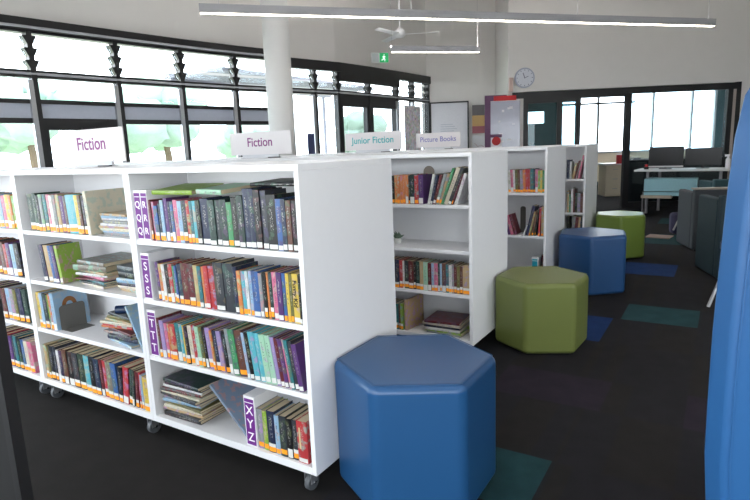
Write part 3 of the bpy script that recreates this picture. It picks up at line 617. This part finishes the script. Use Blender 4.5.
# fourth row
WD = 'fourth row bookcase'
row([(566.3, 'navy', .21, 'n', 0), (569.4, 'white', .19, 'n', 0), (571.4, 'tan', .17, 'n', -11), (573.8, 'maroon', .2, 'n', -13), (575.6, 'white', .25, 'n', -14), (577.2, 'pink', .26, 'n', -14)], 579, YD, DZ[0], where='top shelf, '+WD, group='books on top shelf of fourth row bookcase')
row([(566.8, 'tan', .24, 'n'), (569.2, 'green', .2, 'n'), (571, 'white', .27, 'n'), (573.6, 'maroon', .26, 'n'), (575.4, 'dark green', .22, 'n'), (578, 'grey', .22, 'n'), (581.4, 'brown', .21, 'n')], 584.5, YD, DZ[1], (1, 0), where='middle shelf, '+WD, group='books on middle shelf of fourth row bookcase')
row([(567, 'black', .24, 'n', 4), (570, 'grey', .25, 'n', -6), (573, 'maroon', .24, 'n', -6), (576, 'tan', .24, 'n', -6), (579.5, 'navy', .24, 'n', -6)], 581, YD, BZ+.14, where='low shelf, '+WD, group='books on low shelf of fourth row bookcase')

# ------------------------------------------------------------------ signs on the tops
def sign(body, x0, x1, Y, tcol, size, label, sx=1):
    xc = (x0+x1)/2; w_ = x1-x0
    t = tag(empty('shelf_sign', (xc, Y, H+.0004)), label, 'sign', 'header signs on the bookcases')
    MB().box((-w_/2, -.004, .028), (w_/2, .004, .215), mat('sign board', '#d4d0d1', .4, var=.01)).build('board', t, .001)
    MB().box((-w_*.3, -.03, 0), (w_*.3, .03, .006), mat('clear acrylic base', '#c6c8cc', .2)).box((-w_*.3, -.008, .006), (w_*.3, .008, .03), MATS['clear acrylic base']).build('base', t)
    MB().box((w_*.18, -.05, 0), (w_*.36, -.03, .008), black_pl).build('clip', t, .002)
    text(body, 'lettering', size, mat('print '+tcol, tcol, .5), t, (-.0, -.0045, .13), (PI/2, 0, 0), .0006, .0012, sx=sx)
sign('Fiction', -2.165, -1.55, .40, '#7b2a72', .105, 'white Fiction sign standing on the front row bookcases at left')
sign('Fiction', -2.38, -1.70, 2.0, '#7b2a72', .105, 'white Fiction sign on the second row, in front of the round column')
sign('Junior Fiction', -2.31, -1.60, 3.65, '#27a3a6', .098, 'white Junior Fiction sign with teal lettering on the third row')
sign('Picture Books', -2.26, -1.62, 5.25, '#7a7ab0', .092, 'white Picture Books sign with pale violet lettering on the fourth row')

# ------------------------------------------------------------------ hexagonal ottomans
def ottoman(x, y, r, h, a0, col, nm, label):
    t = tag(empty('ottoman', (x, y, 0), R(a0)), label, 'ottoman', 'hexagonal vinyl ottomans along the bookcase ends')
    mt = mat(nm, col, .36, var=.05, scale=5, bump=.0, spec=.5)
    pts = [(r*math.cos(PI/3*k), r*math.sin(PI/3*k)) for k in range(6)]
    b = MB(); b.prism(pts, .012, h, mt); o = b.build('upholstery', t)
    o.modifiers.new('b', 'BEVEL'); m = o.modifiers['b']; m.width = .03; m.segments = 6; m.limit_method = 'ANGLE'
    o.data.polygons.foreach_set('use_smooth', [True]*8); o.modifiers.new('wn', 'WEIGHTED_NORMAL')
    MB().prism([(p[0]*.86, p[1]*.86) for p in pts], 0, .014, black_pl).build('base', t)
    sm = MB()
    for k in range(6):
        p, q_ = pts[k], pts[(k+1) % 6]; ins = .94
        sm.tube([(p[0]*ins, p[1]*ins, h-.0006), (q_[0]*ins, q_[1]*ins, h-.0006)], .0014, mt, 6)
    sm.build('seam', t)
    return t
ottoman(.284, .300, .326, .53, -90, '#1e4b77', 'blue vinyl', 'largest blue hexagonal ottoman beside the nearest bookcase end')
ottoman(.285, 2.125, .312, .475, -93, '#69723c', 'olive green vinyl', 'olive green hexagonal ottoman at the end of the second row bookcase')
ottoman(.302, 3.73, .322, .53, -80, '#224875', 'darker blue vinyl', 'darker blue hexagonal ottoman between the two green ones')
ottoman(.287, 5.42, .30, .50, -80, '#6f8438', 'moss green vinyl', 'farthest green hexagonal ottoman, its top catching white light')

# ------------------------------------------------------------------ tall blue high-backed seat close on the right
bl = mat('bright blue vinyl', '#285a8e', .42, var=.06, scale=4, spec=.4)
base = CAM+RGT*0; D0 = Vector((math.sin(YAW), math.cos(YAW), 0))
def cw(l, d, z): p = Vector((CAM.x, CAM.y, 0))+RGT*l+D0*d; return Vector((p.x, p.y, z))
out = [(.915, .02), (.905, .15), (.885, .33), (.870, .50), (.868, .66), (.868, .85), (.873, 1.03), (.880, 1.22), (.888, 1.34), (.905, 1.44), (.94, 1.50), (1.0, 1.53), (1.5, 1.53), (1.58, 1.50), (1.61, 1.42), (1.63, 1.07), (1.64, .7), (1.60, .02)]
org = cw(1.25, 1.36, 0)
t = tag(empty('high_back_seat', org, math.atan2(RGT.y, RGT.x)), 'tall bright blue upholstered high-back seat filling the right photo edge', 'seat')
M2 = Matrix(((1, 0, 0, -1.25), (0, 0, 1, -.06), (0, 1, 0, 0), (0, 0, 0, 1)))
b = MB(); b.prism(out, 0, .10, bl, M2); o = b.build('backrest', t, .022, 5)
pp = [Vector((l-1.25, -.062, z)) for l, z in out]; cc = Vector((0, -.062, .8))
sm = MB(); sm.tube([cc+(p-cc)*.965 for p in pp], .0025, bl, 6); sm.build('seam', t)
MB().box((.02, .045, .12), (.36, .45, .44), bl).build('seat', t, .03, 4)
lg = MB()
for x in (.06, .32):
    for y in (.1, .4): MB().tube([(x, y, 0), (x, y, .13)], .018, black_pl, 10).build('leg', t)
for x in (-.2, .2): MB().tube([(x, -.01, 0), (x, -.01, .03)], .02, black_pl, 10).build('foot', t)

# black upright panel at the left edge, close to the camera
bp = MB(); A = Vector((-.352, -.862, 0)); dirv = Vector((-.86, -.5, 0))
bm_ = mat('black laminate', '#09090a', .7)
e_ = tag(empty('display_stand', A, math.atan2(dirv.y, dirv.x)), 'black upright stand cut off by the lower left photo edge', 'stand')
MB().box((0.016, -.02, .03), (.5, .02, .97), bm_).build('panel', e_)
MB().box((0, -.024, 0), (.016, .024, .985), mat('black edge strip', '#0e0e10', .6)).build('edge_strip', e_)
MB().box((.0, -.2, 0), (.5, .2, .03), bm_).build('foot', e_)

# ------------------------------------------------------------------ ceiling lights, fan, clock, exit sign
lamp_e = mat('lamp diffuser', '#fff3e0', .5, emit=11.0); lamp_u = mat('added uplight', '#fbfaf8', .5, emit=34.0); lamp_u2 = mat('strong added uplight', '#fff8f0', .5, emit=450.0); lamp_b = mat('lamp housing', '#a4a4a8', .5)  # upward glow is added to the pendants, stronger on the short one
def pendant(a, b, label, wires, z=2.7, up=None):
    A = Vector((*a, z)); B = Vector((*b, z)); d = B-A; L_ = d.length
    t = tag(empty('pendant_light', A, math.atan2(d.y, d.x)), label, 'light', 'linear pendant lights')
    MB().box((0, -.03, .0), (L_, .03, .062), lamp_b).build('housing', t, .002)
    MB().box((.01, -.024, -.006), (L_-.01, .024, .001), lamp_e).build('diffuser', t)
    MB().box((.01, -.024, .060), (L_-.01, .024, .066), up or lamp_u).build('added_uplight', t)  # added glowing strip that brightens ceiling and walls
    MB().box((0, -.03, .062), (L_, -.026, .082), lamp_b).box((0, .026, .062), (L_, .03, .082), lamp_b).build('lip', t)  # lips added to hide the upward glow from below
    for s in wires:
        p = A+d*s; zc = ceilz(p.x, p.y)-z
        MB().tube([(L_*s, 0, .068), (L_*s, 0, zc)], .0015, lamp_b, 6).build('suspension_wire', t)
pendant((-3.13, 2.46), (1.06, 7.04), 'long slim glowing pendant light crossing the top of the photo', (.03, .35, .68, .985))
pendant((-2.89, 5.75), (-1.93, 6.71), 'short slim glowing pendant light beyond the long one', (.01, .98), up=lamp_u2)
pendant((-2.2, -1.6), (.4, 1.3), 'added fill pendant, unseen, over the near left aisle', (.03, .5, .985))  # extra pendant out of view, added as fill light
pendant((.9, -1.2), (3.9, 2.1), 'added long fill pendant, unseen, above and beside the camera', (.03, .35, .68, .985))  # second unseen pendant, added to light the bookcase fronts
ft = tag(empty('ceiling_fan', (-3.45, 7.05, 3.2)), 'white ceiling fan hanging beyond the long pendant light', 'fan'); fm = mat('white fan metal', '#f4f4f6', .3)
MB().tube([(0, 0, .1), (0, 0, ceilz(-3.45, 7.05)-3.2)], .012, fm, 8).build('downrod', ft)
MB().tube([(0, 0, -.05), (0, 0, -.02), (0, 0, .05), (0, 0, .1)], [.05, .09, .09, .03], fm, 20).build('motor', ft, smooth=True)
for k in range(3):
    a = R(25+120*k); Mx = Matrix.Rotation(a, 4, 'Z') @ Matrix.Rotation(R(14), 4, 'X')
    MB().box((.09, -.05, -.004), (.65, .05, .004), fm, Mx).build('blade', ft, .002)
cp_ = op(.31, .02, 2.585); ck = tag(empty('wall_clock', cp_, math.atan2(OT.y, OT.x)), 'round white wall clock above the glazed office partition', 'clock')
MB().tube([(0, .0, 0), (0, -.035, 0)], .19, mat('pale blue grey clock rim', '#aeb4c6', .4), 36).build('rim', ck)
MB().tube([(0, -.034, 0), (0, -.037, 0)], .165, mat('clock face', '#dfe2ea', .4), 36).build('face', ck)
hd = mat('dark clock hands', '#3c4060', .4)
MB().box((-.006, -.042, -.01), (.006, -.038, .10), hd, Matrix.Rotation(R(-20), 4, 'Y')).build('hand', ck); MB().box((-.005, -.044, -.01), (.005, -.040, .075), hd, Matrix.Rotation(R(70), 4, 'Y')).build('hand', ck)
for k in range(12):
    MB().box((-.005, -.040, .135), (.005, -.037, .155), hd, Matrix.Rotation(R(30*k), 4, 'Y')).build('hour_mark', ck)
# exit sign
es = tag(empty('exit_sign', (-4.50, 8.12, 2.965), R(46)), 'green and white exit sign with running figure above the glass doors', 'sign')
MB().box((-.17, -.03, 0), (.17, .03, .19), mat('exit sign case', '#e4e6e6', .4)).build('case', es, .004)
eg = mat('exit green', '#1f9a5a', .4, emit=.6); ew = mat('exit white', '#f0fff6', .4, emit=.8)
MB().box((-.01, -.034, .008), (.165, -.03, .182), eg).build('green_panel', es)
rm = MB()
for a, b_2, r_ in (((.08, .15), (.08, .155), .014), ((.078, .13), (.07, .085), .011), ((.07, .085), (.095, .06), .008), ((.095, .06), (.085, .03), .007), ((.07, .085), (.05, .055), .008), ((.05, .055), (.025, .05), .007), ((.078, .125), (.105, .105), .006), ((.078, .125), (.05, .105), .006)):
    rm.tube([(a[0], -.036, a[1]), (b_2[0]+.0001, -.036, b_2[1])], r_, ew, 8)
rm.build('running_figure', es)
MB().box((-.155, -.034, .02), (-.03, -.03, .17), mat('exit arrow panel', '#cfd8d8', .4)).build('arrow_panel', es)

# whiteboard, posters, framed display on the back wall
bw0 = op(0, -1.9)
def bw(s, z=0): p = Vector((CORNER[0], CORNER[1], 0))+OT*s; return Vector((p.x, p.y, z))
angO = math.atan2(OT.y, OT.x)
wb = tag(empty('whiteboard', bw(.06, 1.02)-Vector((-.02, .04, 0))*1, angO), 'black-framed whiteboard on the back wall behind the Picture Books sign', 'whiteboard')
MB().box((.02, -.02, .02), (.86, 0, 1.28), mat('whiteboard face', '#e2e2e8', .2)).build('panel', wb)
f = MB()
for a, b_2 in (((0, -.04, 0), (.03, .0, 1.31)), ((.85, -.04, 0), (.88, .0, 1.31)), ((0, -.04, 1.28), (.88, .0, 1.31)), ((0, -.05, 0), (.88, .0, .03))): f.box(a, b_2, frame_m)
f.build('frame', wb)
pm = mat('faint grey writing', '#b9bcc8', .5); f = MB()
for k in range(5): f.box((.24, -.0225, .80-.05*k), (.24+.4*(.7+.3*((k*37) % 5)/5), -.02, .812-.05*k), pm)
f.build('faint_lines', wb)
po = tag(empty('wall_poster', bw(1.02, 1.5)+ON*.03, angO), 'small poster in grey, ochre and dull red bands on the back wall', 'poster')
MB().box((0, 0, .50), (.3, .004, .73), mat('poster grey', '#6d6a6c', .6)).build('grey_band', po); MB().box((0, 0, .26), (.3, .004, .50), mat('poster ochre', '#c9a66e', .6)).build('ochre_band', po); MB().box((0, 0, .10), (.3, .004, .26), mat('poster red', '#a3636a', .6)).build('red_band', po)
po = tag(empty('wall_poster', bw(1.02, 1.0)+ON*.03, angO), 'white poster with faint red and grey lines under the banded poster', 'poster')
MB().box((0, 0, 0), (.3, .003, .55), mat('poster white', '#dedee0', .6)).build('sheet', po); MB().tube([(.05, -.002, .38), (.12, -.002, .3), (.2, -.002, .33), (.27, -.002, .28)], .004, MATS['poster red'], 6).build('line_drawing', po)
# purple framed display in front of the wall corner
ds = tag(empty('display_case', op(-.46, .06), angO), 'purple-framed display case with red header strip beside the office corner', 'display')
pf = mat('plum frame', '#5b3458', .5)
MB().box((0, -.04, 0), (.11, 0, 2.28), pf).build('frame', ds); MB().box((.11, -.04, 2.17), (.42, 0, 2.28), pf).build('frame', ds); MB().box((.11, -.04, 1.47), (.33, 0, 1.53), pf).build('frame', ds)
MB().box((.17, -.06, 2.17), (.60, -.041, 2.26), mat('red strip', '#c8171f', .5)).build('header_strip', ds)
pg = mat('clear plastic sleeve', '#b9bccb', .12, var=.12, scale=5, bump=.0)
MB().box((.11, -.035, 1.0), (.68, -.01, 2.16), pg).build('plastic_panel', ds)
f = MB(); rnd = random.Random(3)
for k in range(9):
    x_ = rnd.uniform(.15, .6); z_ = rnd.uniform(1.35, 2.1); f.box((x_, -.037, z_), (x_+rnd.uniform(.02, .08), -.035, z_+rnd.uniform(.01, .05)), letter_w, None)
f.build('white_flecks', ds)  # small white flecks placed at random on the plastic panel
MB().tube([(.22, -.045, 1.40), (.22, -.038, 1.40)], .085, mat('red disc', '#b5161c', .5), 24).build('red_disc', ds); MB().box((.12, -.038, 1.28), (.33, -.036, 1.47), letter_w).build('white_card', ds)
wx = MB(); P0 = op(.02, .03, 2.34); e2 = tag(empty('wall_conduit', P0, angO), 'pinkish upright strip on the office wall corner beside the clock', 'conduit'); MB().box((0, -.02, 0), (.07, .03, .26), mat('pinkish plastic', '#c9b0a6', .6)).build('cover', e2)
# poster on the window right of the doors
wp = tag(empty('window_poster', (-4.67, 9.0, 1.22), math.atan2(9.65-9.0, .03)), 'tall poster of many small pictures on the window beside the doors', 'poster')
def collage():
    m = bpy.data.materials.new('collage print'); m.use_nodes = True; nt = m.node_tree; b = nt.nodes['Principled BSDF']; b.inputs['Roughness'].default_value = .5
    tc = nt.nodes.new('ShaderNodeTexCoord'); v = nt.nodes.new('ShaderNodeTexVoronoi'); v.inputs['Scale'].default_value = 22; v.distance = 'CHEBYCHEV'
    nt.links.new(tc.outputs['Object'], v.inputs['Vector']); h = nt.nodes.new('ShaderNodeHueSaturation'); h.inputs['Saturation'].default_value = .35; h.inputs['Value'].default_value = 1.0
    nt.links.new(v.outputs['Color'], h.inputs['Color']); mx = nt.nodes.new('ShaderNodeMix'); mx.data_type = 'RGBA'; mx.inputs['Factor'].default_value = .5; mx.inputs['B'].default_value = (.75, .68, .72, 1)
    nt.links.new(h.outputs[0], mx.inputs['A']); nt.links.new(mx.outputs['Result'], b.inputs['Base Color']); return m
MB().box((.20, -.088, 0), (.88, -.080, 1.0), collage()).build('print', wp)
# blue notice on the far window
nt_ = tag(empty('window_notice', (-4.97, 6.56, 1.25), math.atan2(.5, .14)), 'narrow navy notice stuck on the window right of the column', 'notice')
MB().box((-.22, -.075, .02), (-.07, -.065, .40), mat('navy notice', '#3a4266', .6)).build('sheet', nt_)

# ------------------------------------------------------------------ office desk group at the far right
dm = mat('pale grey desk top', '#d5d2d2', .4); lgm = mat('grey metal leg', '#7d7b80', .4, .6)
dk = tag(empty('desk', (.12, 9.62, 0), R(-4)), 'long white-topped desk in front of the office glazing', 'desk')
MB().box((-.22, -.05, .755), (2.3, .62, .785), dm).build('desktop', dk, .004)
for x, y_ in ((.0, .02), (.12, .5), (1.12, .06), (2.2, .1)): MB().box((x-.022, y_-.022, 0), (x+.022, y_+.022, .755), lgm).build('leg', dk)
mm_ = mat('black monitor casing', '#141417', .35)
def monitor(x, y_, w_, h_, label, bar, g):
    t = tag(empty('monitor', (x, y_, .786), R(-2)), label, 'monitor', g)
    MB().box((-w_/2, 0, .055), (w_/2, .035, .055+h_), mm_).build('housing', t, .004)
    MB().box((-.02, .03, .0), (.02, .05, .2), mm_).build('stand', t); MB().box((-.1, -.04, 0), (.1, .1, .012), mm_).build('foot', t)
    if bar: MB().box((-w_/2, -.008, .03), (w_/2, .03, .056), dm).build('speaker_bar', t)
monitor(.38, 9.85, .56, .34, 'black monitor with pale lower bar, left on the desk', True, 'monitors on the desk')
monitor(.96, 9.88, .56, .30, 'plain black monitor, right on the desk', False, 'monitors on the desk')
t = tag(empty('spray_bottle', (1.33, 9.72, .786)), 'white bottle standing right of the monitors', 'bottle'); MB().tube([(0, 0, 0), (0, 0, .15), (0, 0, .19), (0, 0, .21)], [.035, .035, .015, .015], letter_w, 14).build('body', t); MB().box((-.05, -.015, .2), (.02, .015, .235), letter_w).build('cap', t)
t = tag(empty('desk_phone', (1.5, 9.75, .786)), 'black desk phone at the right end of the desk', 'phone'); MB().box((-.07, -.08, 0), (.07, .08, .05), mm_).build('body', t, .006); MB().box((-.07, -.05, .055), (-.03, .08, .09), mm_).build('handset', t, .006)
t = tag(empty('desk_toy', (.08, 9.75, .786)), 'small red and black gadget at the left end of the desk', 'gadget'); MB().tube([(0, 0, 0), (0, 0, .05)], .04, mm_, 12).build('base', t); MB().tube([(0, 0, .05), (0, 0, .09)], .025, MATS['red strip'], 12).build('knob', t)
tb = mat('pale aqua plastic', '#8db9c4', .4)
t = tag(empty('storage_tub', (.50, 9.35, .0)), 'pale aqua storage tubs trolley under the desk', 'tub')
MB().box((-.38, -.2, .44), (.42, .2, .65), tb).build('tub', t, .01); MB().box((-.42, -.22, .32), (.05, .2, .37), mat('beige rail', '#a89a88', .5)).build('rail', t); MB().box((-.38, -.18, .36), (.36, .2, .43), tb).build('tub', t, .01)
for x in (-.4, .4): MB().box((x-.01, -.15, 0), (x+.01, .15, .42), lgm).build('leg', t)
# office furniture seen through the doorway
q_ = op(2.66, -2.3); t = tag(empty('drawer_desk', q_, angO), 'cream desk with drawers seen through the office doorway', 'desk')
MB().box((-.05, 0, .74), (1.2, .6, .78), letter_w).build('desktop', t, .004); MB().box((0, .02, 0), (.42, .58, .74), cream_m).build('drawer_unit', t, .004)
for z in (.06, .29, .52):
    d_ = MB().box((.02, .0, z), (.40, .02, z+.2), cream_m).build('drawer', t, .004); MB().box((.15, -.015, z+.12), (.27, .0, z+.13), silver_m).build('handle', d_)
MB().box((1.14, .02, 0), (1.18, .58, .74), cream_m).build('leg', t)
t = tag(empty('red_folder', op(2.92, -2.1, .781)+Vector((0, 0, 0)), angO), 'red upright container on the desk inside the office', 'container'); MB().tube([(0, 0.1, 0), (0, .1, .2)], .07, mat('bright red plastic', '#d0303c', .4), 16).build('body', t); MB().tube([(0, .1, .2), (0, .1, .22)], .055, letter_w, 16).build('lid', t)
t = tag(empty('desk_box', op(3.25, -2.0, .781), angO), 'small dark-fronted box on the desk inside the office', 'box'); MB().box((-.1, 0, 0), (.1, .2, .14), cream_m).build('body', t); MB().box((-.08, -.003, .03), (.08, 0, .12), mm_).build('front', t)

# soft seating in the dark area on the right
def tub(x, y_, w_, d_, h_, rz, col, nm, label, rim=None):
    t = tag(empty('lounge_seat', (x, y_, 0), R(rz)), label, 'seat', 'dark lounge seats near the desk')
    mt = mat(nm, col, .7, var=.08)
    MB().box((-w_/2, -d_/2, .02), (w_/2, -d_/2+.1, h_), mt).build('backrest', t, .02, 3)
    MB().box((-w_/2, -d_/2+.1, .02), (-w_/2+.09, d_/2, h_*.95), mt).build('side', t, .02, 3)
    MB().box((w_/2-.09, -d_/2+.1, .02), (w_/2, d_/2, h_*.95), mt).build('side', t, .02, 3)
    MB().box((-w_/2+.09, -d_/2+.1, .02), (w_/2-.09, d_/2-.02, .42), mt).build('seat', t, .02, 3)
    if rim: MB().box((-w_/2-.01, -d_/2-.01, h_), (w_/2+.01, -d_/2+.11, h_+.018), mat(rim, '#9a8f84', .5)).build('top_rim', t)
    MB().box((-w_/2+.04, -d_/2+.04, 0), (w_/2-.04, d_/2-.04, .02), black_pl).build('base', t)
tub(1.20, 6.35, .62, .6, .73, 20, '#31363c', 'charcoal fabric', 'charcoal lounge seat with pale top rim near the desk', 'pale timber rim')
tub(1.47, 4.85, .62, .6, .80, 20, '#182d34', 'dark teal fabric', 'dark teal lounge seat nearest the tall blue seat')
tub(1.45, 8.0, .8, .6, .74, 20, '#25454c', 'teal fabric', 'teal lounge seat beyond the charcoal one')
tub(1.95, 7.1, .5, .5, .74, 20, '#4a222c', 'maroon fabric', 'maroon lounge seat just right of the charcoal one')
t = tag(empty('school_bag', (.80, 7.35, 0), R(15)), 'dark purple bag with pale straps on the carpet beside charcoal seat', 'bag')
MB().box((-.13, -.09, 0), (.13, .09, .30), mat('dark purple fabric', '#33304a', .8)).build('bag_body', t, .05, 4)
MB().tube([(-.1, -.1, .06), (-.05, -.12, .2), (.05, -.11, .3), (.1, -.05, .31)], .012, mat('pale strap', '#a9a3a0', .7), 8).build('strap', t)
t = tag(empty('floor_board', (.58, 6.95, 0), R(-8)), 'thin pinkish board lying flat on the carpet', 'board'); MB().box((-.15, -.13, 0), (.15, .13, .012), mat('pinkish card', '#9c8378', .6)).build('sheet', t)
t = tag(empty('metal_leg_stool', (1.62, 3.85, 0)), 'dark stool with slanting silver leg behind the tall blue seat', 'stool')
MB().tube([(0, 0, .42), (0, 0, .47)], .33, mat('navy seat', '#22355c', .5), 28).build('seat', t)
for k, (dx, dy) in enumerate(((-.38, -.36), (.25, -.3), (.25, .25), (-.12, .3))):
    MB().tube([(dx, dy, 0), (dx*.65, dy*.65, .43)], .013, silver_m, 8).build('leg', t)

# ------------------------------------------------------------------ light
wd = bpy.data.worlds.new('World'); bpy.context.scene.world = wd; wd.use_nodes = True
bg = wd.node_tree.nodes['Background']; bg.inputs[0].default_value = (.88, .945, 1, 1); bg.inputs[1].default_value = 6.5
def area(name, loc, rot, sx, sy, e, col):
    l = bpy.data.lights.new(name, 'AREA'); l.shape = 'RECTANGLE'; l.size = sx; l.size_y = sy; l.energy = e; l.color = col
    l.cycles.is_portal = True
    o = bpy.data.objects.new(name, l); C.objects.link(o); o.location = loc; o.rotation_euler = rot; return o
# light portals lying in the window openings
area('portal', (XR+.2, 0, 1.5), (0, PI/2, 0), 1.5, 3.3, 1, (1, 1, 1))
area('portal', (-.8, P_rear-.2, 1.37), (PI/2, 0, 0), 10, 1.8, 1, (1, 1, 1))
area('portal', (-6.4, .5, 1.5), (0, -PI/2, 0), 2.8, 7.8, 1, (1, 1, 1))
area('portal', (-5.45, 7.3, 1.5), (0, -PI/2, R(-10)), 2.8, 6.2, 1, (1, 1, 1))

# ------------------------------------------------------------------ camera
cd = bpy.data.cameras.new('camera'); cam = bpy.data.objects.new('camera', cd); C.objects.link(cam)
cd.sensor_fit = 'HORIZONTAL'; cd.sensor_width = 36; cd.lens = 36*FPX/750; cd.clip_end = 200; cd.clip_start = .02
# image-plane axes after the slight roll
rx = math.cos(ROLL)*RGT - math.sin(ROLL)*UPV; uy = math.sin(ROLL)*RGT + math.cos(ROLL)*UPV
cam.matrix_world = Matrix(((rx.x, uy.x, -FWD.x, CAM.x), (rx.y, uy.y, -FWD.y, CAM.y), (rx.z, uy.z, -FWD.z, CAM.z), (0, 0, 0, 1)))
sc = bpy.context.scene; sc.camera = cam
sc.view_settings.view_transform = 'Standard'; sc.view_settings.look = 'None'; sc.view_settings.gamma = 1; sc.view_settings.exposure = .22
